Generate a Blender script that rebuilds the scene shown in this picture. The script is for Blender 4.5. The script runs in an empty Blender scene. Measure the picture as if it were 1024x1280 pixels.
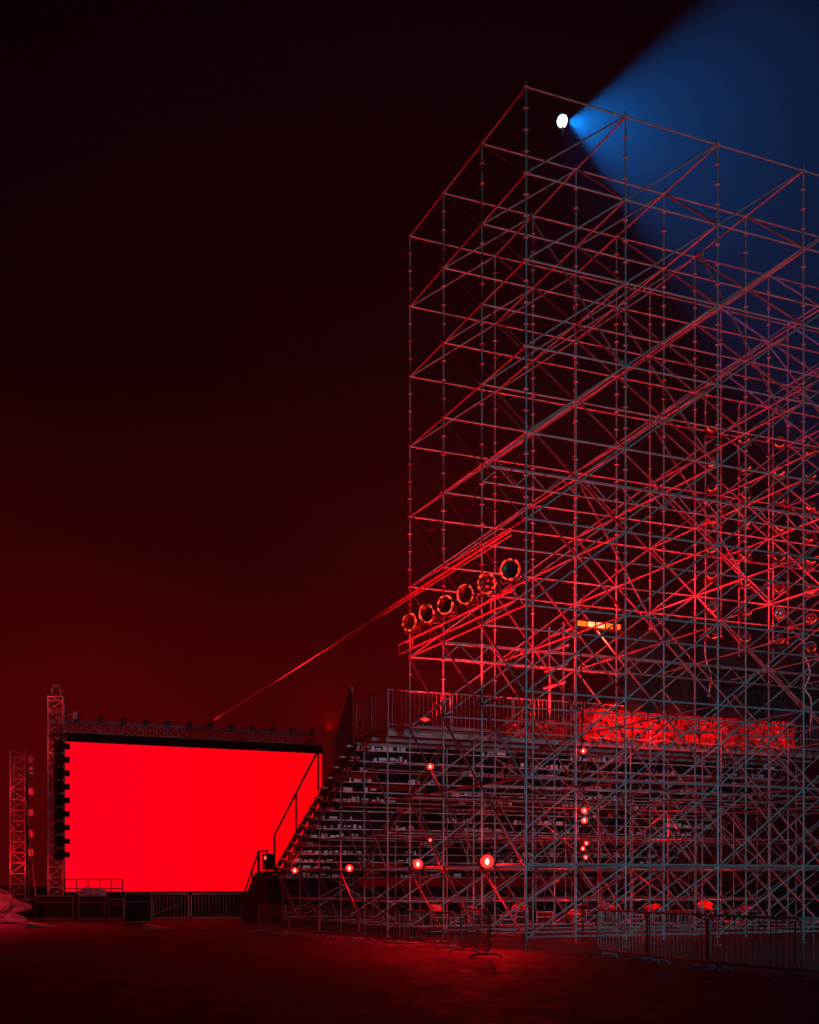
import bpy, bmesh, math, random
from mathutils import Vector, Matrix
rnd = random.Random(7)
PI = math.pi
sc = bpy.context.scene
C = sc.collection
# ------------------------------------------------------------------ frame of the tower (u along its front, v along its left face)
U = Vector((.919, .393, 0)).normalized()
V = Vector((-U.y, U.x, 0))
O = Vector((2.70, 27.2, 0))
BU, BV = 2.72, 2.28
def P(u, v, z=0.0): return O + U*u + V*v + Vector((0, 0, z))
RZ = math.atan2(U.y, U.x)
CAM = Vector((0, 0, 1.57))
# ------------------------------------------------------------------ materials
MATS = {}
def mat(name, col, rough=.6, metal=0., var=.25, scale=6., bump=0., spec=.5, stretch=None):
    m = bpy.data.materials.new(name); m.use_nodes = True
    nt = m.node_tree; b = nt.nodes['Principled BSDF']
    tc = nt.nodes.new('ShaderNodeTexCoord')
    mp = nt.nodes.new('ShaderNodeMapping'); nt.links.new(tc.outputs['Object'], mp.inputs[0])
    if stretch: mp.inputs['Scale'].default_value = stretch
    n = nt.nodes.new('ShaderNodeTexNoise'); n.inputs['Scale'].default_value = scale; n.inputs['Detail'].default_value = 6
    nt.links.new(mp.outputs[0], n.inputs['Vector'])
    r = nt.nodes.new('ShaderNodeValToRGB')
    r.color_ramp.elements[0].position = .3; r.color_ramp.elements[1].position = .72
    r.color_ramp.elements[0].color = tuple(c*(1-var) for c in col)+(1,)
    r.color_ramp.elements[1].color = tuple(min(1, c*(1+var)) for c in col)+(1,)
    nt.links.new(n.outputs['Fac'], r.inputs[0]); nt.links.new(r.outputs[0], b.inputs['Base Color'])
    b.inputs['Roughness'].default_value = rough; b.inputs['Metallic'].default_value = metal
    b.inputs['Specular IOR Level'].default_value = spec
    if bump:
        bp = nt.nodes.new('ShaderNodeBump'); bp.inputs['Strength'].default_value = bump; bp.inputs['Distance'].default_value = .05
        nt.links.new(n.outputs['Fac'], bp.inputs['Height']); nt.links.new(bp.outputs[0], b.inputs['Normal'])
    MATS[name] = m
    return m
def emat(name, col, strength):
    m = bpy.data.materials.new(name); m.use_nodes = True
    nt = m.node_tree; nt.nodes.clear()
    e = nt.nodes.new('ShaderNodeEmission'); e.inputs[0].default_value = col+(1,); e.inputs[1].default_value = strength
    o = nt.nodes.new('ShaderNodeOutputMaterial'); nt.links.new(e.outputs[0], o.inputs[0])
    MATS[name] = m
    return m
steel = mat('galvanised_steel', (.31, .32, .33), .5, .25, .3, 3.)
steel_worn = mat('worn_galvanised_steel', (.30, .30, .31), .6, .2, .4, 5.)
alu = mat('aluminium_planks', (.5, .5, .5), .45, .3, .45, 2.5, stretch=(1, 1, 4))
wood_dark = mat('dark_phenolic_plywood', (.012, .011, .011), .8, 0, .5, 4., spec=.08)
bench_dark = mat('dark_grey_bench', (.05, .05, .055), .7, 0, .6, 1.7, spec=.1)
board_white = mat('glint_and_cable_white', (.84, .86, .88), .5, 0, .3, 3.)  # bright white that imitates light glints on the tiers; also the cable tails
wood = mat('plywood_edge', (.16, .13, .11), .8, 0, .5, 4.)
dark = mat('black_painted_metal', (.02, .02, .022), .6, 0, .3, 8., spec=.2)
cabinet = mat('black_cabinet_paint', (.006, .006, .007), .8, 0, .4, 12., spec=.1)
drape = mat('black_drape_cloth', (.010, .011, .014), .95, 0, .5, 3., stretch=(3, 3, .3))
canvas = mat('red_light_canvas', (.5, .03, .03), .85, 0, .6, 2.6, bump=.6)  # cloth colour carries the red lamp light falling on it
mesh_cloth = mat('white_mesh_cloth', (.5, .48, .5), .9, 0, .3, 5.)
plastic = mat('pale_plastic', (.55, .5, .5), .5, 0, .3, 3.)
case_mat = mat('dark_plywood_case', (.022, .02, .022), .7, 0, .4, 6., spec=.2)
cable_mat = mat('steel_rope', (.45, .42, .4), .5, .3, .2, 20.)
drum_mat = mat('dark_lamp_housing', (.06, .06, .065), .4, .3, .2, 9.)
glass = mat('dark_lens_glass', (.02, .022, .028), .12, 0, .2, 4.)
seat_mat = mat('pale_grey_bench_plastic', (.5, .52, .55), .5, 0, .4, 1.7)
red_lens = emat('red_lens', (1, .012, .008), 5.)
hot_lens = emat('hot_red_lens', (1, .34, .28), 4.)
rim_light_paint = emat('painted_red_rim_light', (1, .045, .02), 1.1)  # emission paints the red light that catches the floodlight rims
bar_lens = emat('orange_led_cell', (1, .07, .004), 3.6)
bar_hot = emat('hot_orange_led_cell', (1, .2, .07), 4.2)
nt = rim_light_paint.node_tree; em = [n for n in nt.nodes if n.type == 'EMISSION'][0]
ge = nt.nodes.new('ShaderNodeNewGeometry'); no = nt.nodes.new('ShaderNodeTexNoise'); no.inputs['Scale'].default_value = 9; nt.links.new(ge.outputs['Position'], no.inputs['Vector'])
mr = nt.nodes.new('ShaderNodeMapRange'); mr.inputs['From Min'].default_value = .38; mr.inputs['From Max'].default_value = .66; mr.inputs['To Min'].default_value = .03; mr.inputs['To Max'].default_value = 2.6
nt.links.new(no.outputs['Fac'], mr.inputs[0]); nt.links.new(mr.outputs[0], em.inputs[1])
white_lens = emat('white_searchlight_glass', (.62, .84, 1), 10.)
# ground: worn asphalt
g = mat('asphalt', (.05, .048, .046), .7, 0, .45, .9, spec=.3)
nt = g.node_tree; b = nt.nodes['Principled BSDF']
tc = nt.nodes.new('ShaderNodeTexCoord')
n1 = nt.nodes.new('ShaderNodeTexNoise'); n1.inputs['Scale'].default_value = 70; n1.inputs['Detail'].default_value = 4
n2 = nt.nodes.new('ShaderNodeTexNoise'); n2.inputs['Scale'].default_value = 1.7; n2.inputs['Detail'].default_value = 8; n2.inputs['Roughness'].default_value = .65
for n in (n1, n2): nt.links.new(tc.outputs['Object'], n.inputs['Vector'])
mx = nt.nodes.new('ShaderNodeMath'); mx.operation = 'MULTIPLY_ADD'; mx.inputs[1].default_value = .25
nt.links.new(n1.outputs['Fac'], mx.inputs[0]); nt.links.new(n2.outputs['Fac'], mx.inputs[2])
bp = nt.nodes.new('ShaderNodeBump'); bp.inputs['Strength'].default_value = .7; bp.inputs['Distance'].default_value = .05
nt.links.new(mx.outputs[0], bp.inputs['Height']); nt.links.new(bp.outputs[0], b.inputs['Normal'])
rr = nt.nodes.new('ShaderNodeMapRange'); rr.inputs['From Min'].default_value = .35; rr.inputs['From Max'].default_value = .65
rr.inputs['To Min'].default_value = .62; rr.inputs['To Max'].default_value = .9
nt.links.new(n2.outputs['Fac'], rr.inputs[0]); nt.links.new(rr.outputs[0], b.inputs['Roughness'])
# LED wall: red picture with a faint cell grid
m = bpy.data.materials.new('red_led_wall'); m.use_nodes = True; nt = m.node_tree; nt.nodes.clear()
tc = nt.nodes.new('ShaderNodeTexCoord')
sx = nt.nodes.new('ShaderNodeSeparateXYZ'); nt.links.new(tc.outputs['Generated'], sx.inputs[0])
rp = nt.nodes.new('ShaderNodeValToRGB'); rp.color_ramp.elements[0].color = (1, .0, .012, 1); rp.color_ramp.elements[1].color = (1, 0, .004, 1)
rp.color_ramp.elements[1].position = .8
e = nt.nodes.new('ShaderNodeEmission'); e.inputs[1].default_value = 1.02
nt.links.new(sx.outputs[0], rp.inputs[0]); nt.links.new(rp.outputs[0], e.inputs[0])
o = nt.nodes.new('ShaderNodeOutputMaterial'); nt.links.new(e.outputs[0], o.inputs[0])
led = m
# ------------------------------------------------------------------ mesh helpers
def add_tube(bm, a, b, r, n=8, cap=True):
    a, b = Vector(a), Vector(b); d = b-a; L = d.length
    if L < 1e-6: return
    M = Matrix.Translation((a+b)/2) @ d.to_track_quat('Z', 'Y').to_matrix().to_4x4()
    bmesh.ops.create_cone(bm, cap_ends=cap, segments=n, radius1=r, radius2=r, depth=L, matrix=M)
def add_path(bm, pts, r, n=8):
    for p, q in zip(pts, pts[1:]): add_tube(bm, p, q, r, n)
def add_box(bm, c, s, M=None):
    m = Matrix.Translation(Vector(c)) @ Matrix.Diagonal((s[0], s[1], s[2], 1))
    if M is not None: m = M @ m
    bmesh.ops.create_cube(bm, size=1, matrix=m)
def add_lathe(bm, prof, M=None, n=20):
    rings = []
    for r, z in prof:
        ring = []
        for k in range(n):
            a = 2*PI*k/n
            p = Vector((r*math.cos(a), r*math.sin(a), z))
            ring.append(bm.verts.new(M @ p if M is not None else p))
        rings.append(ring)
    for A, B in zip(rings, rings[1:]):
        for k in range(n): bm.faces.new((A[k], A[(k+1) % n], B[(k+1) % n], B[k]))
    return rings
def obj(name, bm, m, parent=None, smooth=False):
    me = bpy.data.meshes.new(name)
    if isinstance(bm, bmesh.types.BMesh):
        bmesh.ops.recalc_face_normals(bm, faces=bm.faces)
        bm.to_mesh(me); bm.free()
    else: me = bm
    if smooth:
        for p in me.polygons: p.use_smooth = True
    if not me.materials: me.materials.append(m)
    o = bpy.data.objects.new(name, me); C.objects.link(o)
    if parent: o.parent = parent
    return o
def tag(o, label, cat, group=None):
    o['label'] = label; o['category'] = cat
    if group: o['group'] = group
    return o
def thing(name, label, cat, loc=(0, 0, 0), rz=0., group=None, rot=None):
    o = bpy.data.objects.new(name, None); C.objects.link(o); o.empty_display_size = .2
    o.location = loc; o.rotation_euler = rot if rot is not None else (0, 0, rz)
    return tag(o, label, cat, group)
def copy_tree(o, parent=None):
    c = o.copy(); C.objects.link(c); c.parent = parent
    for ch in [x for x in bpy.data.objects if x.parent == o]: copy_tree(ch, c)
    return c
def place(proto, first, loc, rz=0., label=None, group=None, rot=None):
    o = proto if first else copy_tree(proto)
    o.location = loc; o.rotation_euler = rot if rot is not None else (0, 0, rz)
    if label: o['label'] = label
    if group: o['group'] = group
    return o
def lamp(kind, loc, col, energy, target=None, size=90, blend=.4, radius=.15):
    l = bpy.data.lights.new('lamp_light', kind); l.color = col; l.energy = energy
    l.shadow_soft_size = radius
    if kind == 'SPOT': l.spot_size = math.radians(size); l.spot_blend = blend
    o = bpy.data.objects.new('lamp_light', l); C.objects.link(o); o.location = loc
    if target is not None: o.rotation_euler = (Vector(target)-Vector(loc)).to_track_quat('-Z', 'Y').to_euler()
    return o
def aim(loc, target): return (Vector(target)-Vector(loc)).to_track_quat('Z', 'Y').to_euler()
# members of a scaffold: the nearest 100 of a kind become parts, the rest one part of kind stuff
_tube_cache = {}
def member_obj(kind, a, b, r, m, parent, n=8):
    a, b = Vector(a), Vector(b); d = b-a; key = (kind, round(d.length, 3), r, m.name, n)
    if key not in _tube_cache:
        bm = bmesh.new(); add_tube(bm, (0, 0, 0), (0, 0, d.length), r, n)
        if kind != 'standard':
            for t in (.0, 1.):      # wedge heads that lock into the rosettes
                z = .055 if t == 0 else d.length-.055
                add_box(bm, (0, 0, z), (r*2.5, r*2.3, .07))
        me = bpy.data.meshes.new(kind); bmesh.ops.recalc_face_normals(bm, faces=bm.faces); bm.to_mesh(me); bm.free()
        me.materials.append(m); _tube_cache[key] = me
    o = bpy.data.objects.new(kind, _tube_cache[key]); C.objects.link(o); o.parent = parent
    o.location = a; o.rotation_euler = d.to_track_quat('Z', 'Y').to_euler()
    return o
def view_rank(a, b):
    c = (Vector(a)+Vector(b))/2
    x = c.x/c.y if c.y > 0 else 9
    return (abs(x) > .36, (c-CAM).length)
def members(kind, segs, r, m, parent, rest_name, limit=98):
    segs = sorted(segs, key=lambda s: view_rank(s[0], s[1]))
    for s in segs[:limit]: member_obj(kind, s[0], s[1], s[2] if len(s) > 2 else r, m, parent)
    if segs[limit:]:
        bm = bmesh.new()
        for s in segs[limit:]: add_tube(bm, s[0], s[1], s[2] if len(s) > 2 else r, 6)
        o = obj(rest_name, bm, m, parent); o['kind'] = 'stuff'
def standard_mesh(h, name='standard', r=.0242, base=True, step=.5, ros=.062):
    bm = bmesh.new(); add_tube(bm, (0, 0, .2), (0, 0, h), r, 10)
    z = .5
    if base:
        add_tube(bm, (0, 0, 0.01), (0, 0, .3), .018, 8); add_box(bm, (0, 0, .008), (.15, .15, .012)); add_lathe(bm, [(.03, .2), (.06, .21), (.06, .235), (.03, .245)], None, 8)
    while z < h+.01:
        add_lathe(bm, [(r, z-.02), (ros, z-.006), (ros, z+.006), (r, z+.012)], None, 10); z += step
    z = 2.0
    while z < h-.2:
        add_tube(bm, (0, 0, z+.06), (0, 0, z+.26), r*1.22, 10); z += 2.
    me = bpy.data.meshes.new(name); bmesh.ops.recalc_face_normals(bm, faces=bm.faces); bm.to_mesh(me); bm.free()
    me.materials.append(steel)
    return me
# ================================================================== GROUND
bm = bmesh.new()
bmesh.ops.create_grid(bm, x_segments=60, y_segments=60, size=300)
for v in bm.verts: v.co.z = 0
ground = obj('ground', bm, g); ground['kind'] = 'structure'; ground.location = (0, 150, 0)
# ================================================================== SCAFFOLD TOWER
NU, NV, NZ = 6, 3, 10
tower = thing('scaffold_tower', 'tall open tower of galvanised scaffold tubes, twenty metres high, with diagonal braces in every bay', 'scaffold tower', P(0, 0), RZ)
me = standard_mesh(20.12)
for i in range(NU+1):
    for j in range(NV+1):
        o = bpy.data.objects.new('standard', me); C.objects.link(o); o.parent = tower; o.location = (i*BU, j*BV, 0)
W = Matrix.Translation(P(0, 0)) @ Matrix.Rotation(RZ, 4, 'Z')
led_s, brc = [], []
zs = [.3]+[2.*k for k in range(1, NZ+1)]
for z in zs:
    for j in range(NV+1):
        for i in range(NU):
            led_s.append(((i*BU, j*BV, z), ((i+1)*BU, j*BV, z)))
    for i in range(NU+1):
        for j in range(NV):
            led_s.append(((i*BU, j*BV, z), (i*BU, (j+1)*BV, z)))
for k in range(NZ):
    z0, z1 = (.3 if k == 0 else 2.*k), 2.*(k+1)
    for j in range(NV+1):
        for i in range(NU):
            y = j*BV + (-.05 if j == 0 else .05)
            if j in (1, 2) and (i+k+j) % 3 == 0: continue
            brc.append(((i*BU+.06, y, z0+.04), ((i+1)*BU-.06, y, z1-.04), .0235))
    for i in range(NU+1):
        for j in range(NV):
            x = i*BU + (-.05 if i == 0 else .05)
            if i > 0 and (i*5+k*3+j) % 11 == 0: continue
            r = .013 if (i == 0 and k >= 4) else .029
            brc.append(((x, j*BV+.06, z1-.04 if False else z0+.04), (x, (j+1)*BV-.06, z1-.04), r))
def local_rank(segs): return segs
_old = view_rank
def view_rank(a, b):
    c = W @ ((Vector(a)+Vector(b))/2)
    return (abs(c.x/c.y) > .36, (c-CAM).length)
members('ledger', led_s, .0242, steel, tower, 'ledger', 98)
members('brace', brc, .0235, steel, tower, 'brace', 98)
for (u, va, za, vb, zb) in ((BU-.09, 4.5, 19.9, .1, 14.1), (2*BU-.09, 4.5, 17.9, .1, 12.1), (3*BU-.09, 4.2, 19.9, .5, 13.6), (4*BU-.09, 4.5, 17.9, .1, 12.1), (3*BU-.09, 6.7, 15.9, 2.3, 10.1), (2*BU-.09, 6.7, 13.9, 2.3, 8.1)):
    bm = bmesh.new(); add_tube(bm, (u, va, za), (u, vb, zb), .028, 8)
    for q in (0, 1): add_box(bm, (u+.045, (va, vb)[q], (za, zb)[q]), (.1, .09, .09))
    obj('raking_strut', bm, steel, tower)
# lattice girder inside the tower, second row
for (j, z) in ((1, 11.55), (2, 7.55)):
    bm = bmesh.new()
    y = j*BV-.06
    add_tube(bm, (0, y, z), (NU*BU, y, z), .0242); add_tube(bm, (0, y, z+.4), (NU*BU, y, z+.4), .0242)
    x = 0; s = 0
    while x < NU*BU-.4:
        add_tube(bm, (x, y, z+.4*s), (x+.45, y, z+.4*(1-s)), .015, 6); x += .45; s = 1-s
    obj('lattice_girder', bm, steel, tower)
view_rank = _old
# ================================================================== GRANDSTAND (seen from behind)
SU0, SU1, SV0, SV1, DZ = -.5, 16.2, 7.3, 10.0, 6.0
stand = thing('grandstand', 'steel spectator stand on scaffold legs behind the tall tower, seen from its back', 'grandstand', P(0, 0), RZ)
bm = bmesh.new()
n = int((SU1-SU0)/1.02)
for k in range(n):
    u0 = SU0+k*(SU1-SU0)/n
    add_box(bm, (u0+.5*(SU1-SU0)/n, (SV0+SV1)/2, DZ-.03), ((SU1-SU0)/n-.012, SV1-SV0, .06))
obj('top_deck', bm, wood, stand)
bm = bmesh.new()
for v in (SV0+.02, (SV0+SV1)/2, SV1-.05): add_box(bm, ((SU0+SU1)/2, v, DZ-.14), (SU1-SU0-.02, .06, .14))
obj('deck_joist', bm, steel_worn, stand)
NR = 15
pv, pz = .576, .279
for i in range(NR):
    v0 = SV1+pv*i; z = DZ-pz*(i+1)
    bm = bmesh.new()      # tread of aluminium planks with cleats below
    u = SU0
    while u < SU1-.3:
        L = min(rnd.choice((1.36, 2.04, 2.72)), SU1-u)
        add_box(bm, (u+L/2, v0+pv/2, z-.025), (L-.02, pv-.04, .05))
        for q in (.2, .5, .8): add_box(bm, (u+L*q, v0+pv/2, z-.075), (.05, pv-.1, .048))
        u += L
    obj('tread', bm, wood_dark, stand)
    bm = bmesh.new(); u = SU0+.02
    while u < SU1-.3:
        L = min(rnd.choice((.68, 1.36, 2.04)), SU1-u)
        if rnd.random() < .85: add_box(bm, (u+L/2, v0+.06, z+.11), (L-.03, .02, .2))
        else: add_box(bm, (u+L/2, v0+.06, z+.03), (L, .02, .05))
        u += L
    add_tube(bm, (SU0, v0+.06, z+.03), (SU1, v0+.06, z+.03), .014, 6)
    obj('riser', bm, wood_dark, stand)
    bm = bmesh.new()      # white boards scattered along the row to imitate cool light glints
    u = SU0+.05; on = False; left = 0
    while u < SU1-.4:
        if left <= 0: on = not on; left = rnd.uniform(.5, 2.6) if on else rnd.uniform(.6, 3.2)*(1.5 if i % 3 == 1 else .8)
        L = rnd.choice((.1, .16, .22, .4))
        if on and rnd.random() < .8: add_box(bm, (u+L/2, v0+.012, z+rnd.uniform(-.02, .05)), (L*rnd.uniform(.5, .85), .014, rnd.choice((.06, .09, .12, .17))), None)
        u += L; left -= L
    add_tube(bm, (SU0, v0+.02, z-.06), (SU1, v0+.02, z-.06), .02, 6)
    obj('glint_board', bm, board_white, stand)
    bm = bmesh.new()      # bench on brackets
    u = SU0+.15
    while u < SU1-.4:
        L = .46
        if rnd.random() < .8: add_box(bm, (u+L/2, v0+pv*.42, z+.26), (L-.05, .24, .03))
        add_tube(bm, (u+.02, v0+pv*.42, z), (u+.02, v0+pv*.42, z+.245), .012, 6)
        u += L
    add_tube(bm, (SU0+.1, v0+pv*.42, z+.225), (SU1-.1, v0+pv*.42, z+.225), .014, 6)
    obj('bench', bm, bench_dark, stand)
vend = SV1+NR*pv; zend = DZ-pz*NR
us = [SU0+.05+k*2.76 for k in range(7)]
for u in us:   # raking beams
    bm = bmesh.new()
    a, c = Vector((u, SV1-.1, DZ-.2)), Vector((u, vend, zend-.2))
    add_tube(bm, a, c, .03); add_tube(bm, a-Vector((0, 0, .4)), c-Vector((0, 0, .4)), .03)
    N = 22
    for q in range(N):
        t0, t1 = q/N, (q+1)/N; s = q % 2
        add_tube(bm, a.lerp(c, t0)-Vector((0, 0, .4*s)), a.lerp(c, t1)-Vector((0, 0, .4*(1-s))), .014, 6)
    obj('raking_beam', bm, steel_worn, stand)
vs = [SV0+.12, 9.3, 11.4, 13.5, 15.6, 17.7]
def ztop(v): return DZ-.2 if v < SV1 else DZ-.6-(v-SV1)*pz/pv
sl, sb = [], []
for u in us:
    for v in vs:
        o = bpy.data.objects.new('standard', standard_mesh(ztop(v), ros=.055)); C.objects.link(o); o.parent = stand; o.location = (u, v, 0)
lv = [.3, 1., 2., 3., 4., 5.]
for z in lv:
    for v in vs:
        if z > ztop(v): continue
        for a, c in zip(us, us[1:]):
            if rnd.random() < .85: sl.append(((a, v, z), (c, v, z)))
    for u in us:
        for a, c in zip(vs, vs[1:]):
            if z < ztop(c) and rnd.random() < .85: sl.append(((u, a, z), (u, c, z)))
for v in vs:
    for k, z in enumerate((.3, 2., 4.)):
        for a, c in zip(us, us[1:]):
            z1 = min(z+(1.7 if k == 0 else 2.), ztop(v))
            if z1 > z+.8 and rnd.random() < .7: sb.append(((a, v+.05, z), (c, v+.05, z1)) if rnd.random() < .6 else ((a, v+.05, z1), (c, v+.05, z)))
for u in us:
    for k, z in enumerate((.3, 2., 4.)):
        for a, c in zip(vs, vs[1:]):
            z1 = min(z+(1.7 if k == 0 else 2.), ztop(c))
            if z1 > z+.8 and (u == us[0] or rnd.random() < .6): sb.append(((u-.05, a, z), (u-.05, c, z1)))
def view_rank(a, b):
    c = W @ ((Vector(a)+Vector(b))/2)
    return (abs(c.x/c.y) > .36, (c-CAM).length)
members('ledger', sl, .0242, steel, stand, 'ledger', 98)
members('brace', sb, .0235, steel, stand, 'brace', 98)
# guard panels round the top deck
def guard_panel(L, parent, loc, rz, gap=.14):
    bm = bmesh.new()
    add_path(bm, [(0, 0, 0), (0, 0, 1.12), (L, 0, 1.12), (L, 0, 0)], .022); add_tube(bm, (0, 0, .12), (L, 0, .12), .016)
    x = gap
    while x < L-.05: add_tube(bm, (x, 0, .12), (x, 0, 1.1), .009, 6); x += gap
    o = obj('guard_panel', bm, steel, parent); o.location = loc; o.rotation_euler = (0, 0, rz)
u = SU0+.03
while u < SU1-1.5: guard_panel(1.98, stand, (u, SV0+.04, DZ+.002), 0); u += 2.05
guard_panel(1.3, stand, (SU0+.04, SV0+.1, DZ+.002), PI/2); guard_panel(1.25, stand, (SU0+.04, SV0+1.45, DZ+.002), PI/2)
# left flank: stringer with stepped nosings, mesh gusset, handrail
bm = bmesh.new()
a, c = Vector((SU0-.1, SV1, DZ-.12)), Vector((SU0-.1, vend+.3, zend-.2))
M = Matrix.Translation((a+c)/2) @ (c-a).to_track_quat('Y', 'Z').to_matrix().to_4x4()
add_box(bm, (0, 0, 0), (.06, (c-a).length, .22), M)
obj('stringer', bm, dark, stand)
for i in range(NR):
    bm = bmesh.new(); add_box(bm, (SU0-.16, SV1+pv*i+.15, DZ-pz*(i+1)+.05), (.16, .34, .05)); obj('step_nosing', bm, alu, stand)
bm = bmesh.new()
gp = [Vector((SU0-.05, 9.95, 5.9)), Vector((SU0-.05, 10.1, 7.6)), Vector((SU0-.05, 11.75, 6.15)), Vector((SU0-.05, 11.75, 5.25))]
for off in (0, .02):
    bm.faces.new([bm.verts.new(p+Vector((off, 0, 0))) for p in gp])
obj('mesh_gusset', bm, mesh_cloth, stand)
bm = bmesh.new()
add_path(bm, [gp[0], gp[1], gp[2], gp[3]], .03)
add_path(bm, [gp[0], (SU0-.05, 11, 6.5)], .02); add_path(bm, [(SU0-.05, 10.9, 5.6), (SU0-.05, 11, 6.5)], .02)
obj('gusset_frame', bm, steel, stand)
def fz(v): return DZ-(v-SV1)*pz/pv
bm = bmesh.new()
add_path(bm, [(SU0-.2, 12.9, fz(12.9)), (SU0-.2, 12.9, fz(12.9)+1.35), (SU0-.2, 17.9, fz(17.9)+1.15), (SU0-.2, 17.9, fz(17.9)-.3)], .035)
add_tube(bm, (SU0-.2, 15.3, fz(15.3)-.1), (SU0-.2, 15.3, fz(15.3)+1.25), .035)
obj('handrail', bm, dark, stand)
# black landing and stair end at the low end of the flank
bm = bmesh.new()
prof = [(18.3, .02), (18.3, 2.0), (19.6, 2.0), (20.1, 1.9), (21.4, 1.1), (22.2, .02)]
A = [bm.verts.new((SU0-.35, p[0], p[1])) for p in prof]; B = [bm.verts.new((SU0+3.2, p[0], p[1])) for p in prof]
bm.faces.new(A); bm.faces.new(B[::-1])
for k in range(len(prof)): bm.faces.new((A[k], A[(k+1) % 6], B[(k+1) % 6], B[k]))
obj('end_landing', bm, drape, stand)
bm = bmesh.new()
add_path(bm, [(SU0-.3, 18.5, 2.0), (SU0-.3, 18.5, 2.75), (SU0-.3, 19.7, 2.75), (SU0-.3, 22.0, 1.0)], .035)
add_tube(bm, (SU0-.3, 19.7, 2.0), (SU0-.3, 19.7, 2.75), .05); add_tube(bm, (SU0-.3, 20.6, 1.5), (SU0-.3, 20.6, 2.05), .03)
add_box(bm, (SU0-.1, 19.1, 2.35), (.3, .5, .6))
obj('landing_rail', bm, dark, stand)
# canvas sheets on the deck's rear guard rail, creased and torn
def sheet(name, u0, u1, z0, z1, v, m, parent, seed, torn=.25, nx=48, nz=14, fold=.05):
    rr = random.Random(seed); bm = bmesh.new(); vv = []
    ph = [rr.uniform(0, 6) for _ in range(6)]
    for a in range(nx+1):
        col = []
        for c in range(nz+1):
            t, s = a/nx, c/nz
            d = fold*(math.sin(t*31+ph[0])+.7*math.sin(t*57+ph[1]+3*s)+.6*math.sin(s*7+ph[2]+t*9))
            zb = z0 + torn*(.5+.5*math.sin(t*13+ph[3]))*(.5+.5*math.sin(t*37+ph[4]))
            col.append(bm.verts.new((u0+(u1-u0)*t, v+d, zb+(z1-zb)*s)))
        vv.append(col)
    for a in range(nx):
        for c in range(nz):
            if torn and (rr.random() < .07 or math.sin(a*.9+ph[5])+math.sin(a*.37+c*.8+ph[2]) > 1.45): continue
            bm.faces.new((vv[a][c], vv[a+1][c], vv[a+1][c+1], vv[a][c+1]))
    o = obj(name, bm, m, parent)
    md = o.modifiers.new('thickness', 'SOLIDIFY'); md.thickness = .006
    return o
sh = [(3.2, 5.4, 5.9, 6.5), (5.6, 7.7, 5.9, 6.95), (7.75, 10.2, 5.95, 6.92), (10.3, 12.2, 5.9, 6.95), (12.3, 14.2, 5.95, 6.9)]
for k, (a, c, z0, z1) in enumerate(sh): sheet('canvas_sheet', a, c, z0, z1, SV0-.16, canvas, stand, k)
# ================================================================== black curtain at the tower's back
cur = thing('stage_curtain', 'long black cloth curtain hung across the back of the tower above the deck', 'curtain', P(0, 0), RZ)
bm = bmesh.new(); add_tube(bm, (6.8, 6.3, 9.23), (16.3, 6.3, 9.23), .0242)
obj('curtain_pipe', bm, dark, cur)
sheet('cloth', 6.9, 16.2, 6.78, 9.2, 6.3, drape, cur, 99, 0, 220, 6, .04)
# ================================================================== LED SCREEN and its truss
S0, S1 = Vector((-15.25, 52, 0)), Vector((-4.25, 57, 0))
sd = (S1-S0).normalized(); srz = math.atan2(sd.y, sd.x); SL = (S1-S0).length
scr = thing('led_screen', 'huge red glowing video wall on a low stage', 'screen', S0, srz)
bm = bmesh.new(); add_box(bm, (SL/2, .02, 4.48), (SL, .06, 6.66)); obj('display', bm, led, scr)
bm = bmesh.new()
add_box(bm, (SL/2, .32, 4.62), (SL+.08, .5, 7.26)); add_box(bm, (SL/2, .1, 7.98), (SL+.08, .25, .3)); add_box(bm, (SL/2, .1, .98), (SL+.9, .7, .26))
obj('screen_frame', bm, cabinet, scr)
stage = thing('stage_platform', 'low dark stage platform under the red video wall', 'stage', S0, srz)
bm = bmesh.new(); add_box(bm, (SL/2-.3, .8, .82), (SL+3, 3.4, .1)); obj('stage_deck', bm, dark, stage)
for k in range(9):
    bm = bmesh.new(); add_tube(bm, (-1.2+k*1.65, -.75, 0), (-1.2+k*1.65, -.75, .77), .04); add_tube(bm, (-1.2+k*1.65, -.75, .1), (.2+k*1.65, -.75, .7), .02); obj('leg', bm, steel_worn, stage)
bm = bmesh.new()
add_path(bm, [(-.1, -.6, .88), (-.1, -.6, 1.7), (2.4, -.6, 1.7), (2.4, -.6, .88)], .025); add_tube(bm, (-.1, -.6, 1.3), (2.4, -.6, 1.3), .02)
for q in range(1, 5): add_tube(bm, (-.1+q*.5, -.6, .88), (-.1+q*.5, -.6, 1.7), .018)
obj('guard_rail', bm, dark, stage)
def box_truss(L, w, parent, name, m=steel_worn, rc=.028, rd=.016, step=.5):
    bm = bmesh.new()
    cs = [Vector((sx*w/2, sy*w/2, 0)) for sx, sy in ((-1, -1), (1, -1), (1, 1), (-1, 1))]
    for c in cs: add_tube(bm, c, c+Vector((0, 0, L)), rc)
    z = 0; k = 0
    while z < L-.05:
        z1 = min(z+step, L)
        for i in range(4):
            a, c = cs[i], cs[(i+1) % 4]
            if k % 2: a, c = c, a
            add_tube(bm, a+Vector((0, 0, z)), c+Vector((0, 0, z1)), rd, 6)
            add_tube(bm, a+Vector((0, 0, z)), c+Vector((0, 0, z)), rd, 6)
        z = z1; k += 1
    return obj(name, bm, m, parent)
tt = thing('lighting_truss', 'horizontal box truss with small lamps over the red video wall', 'truss', S0+Vector((0, 0, 8.22)), srz)
t = box_truss(SL-.4, .5, tt, 'truss_frame'); t.rotation_euler = (0, PI/2, 0); t.location = (0, 0, .25)
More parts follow.
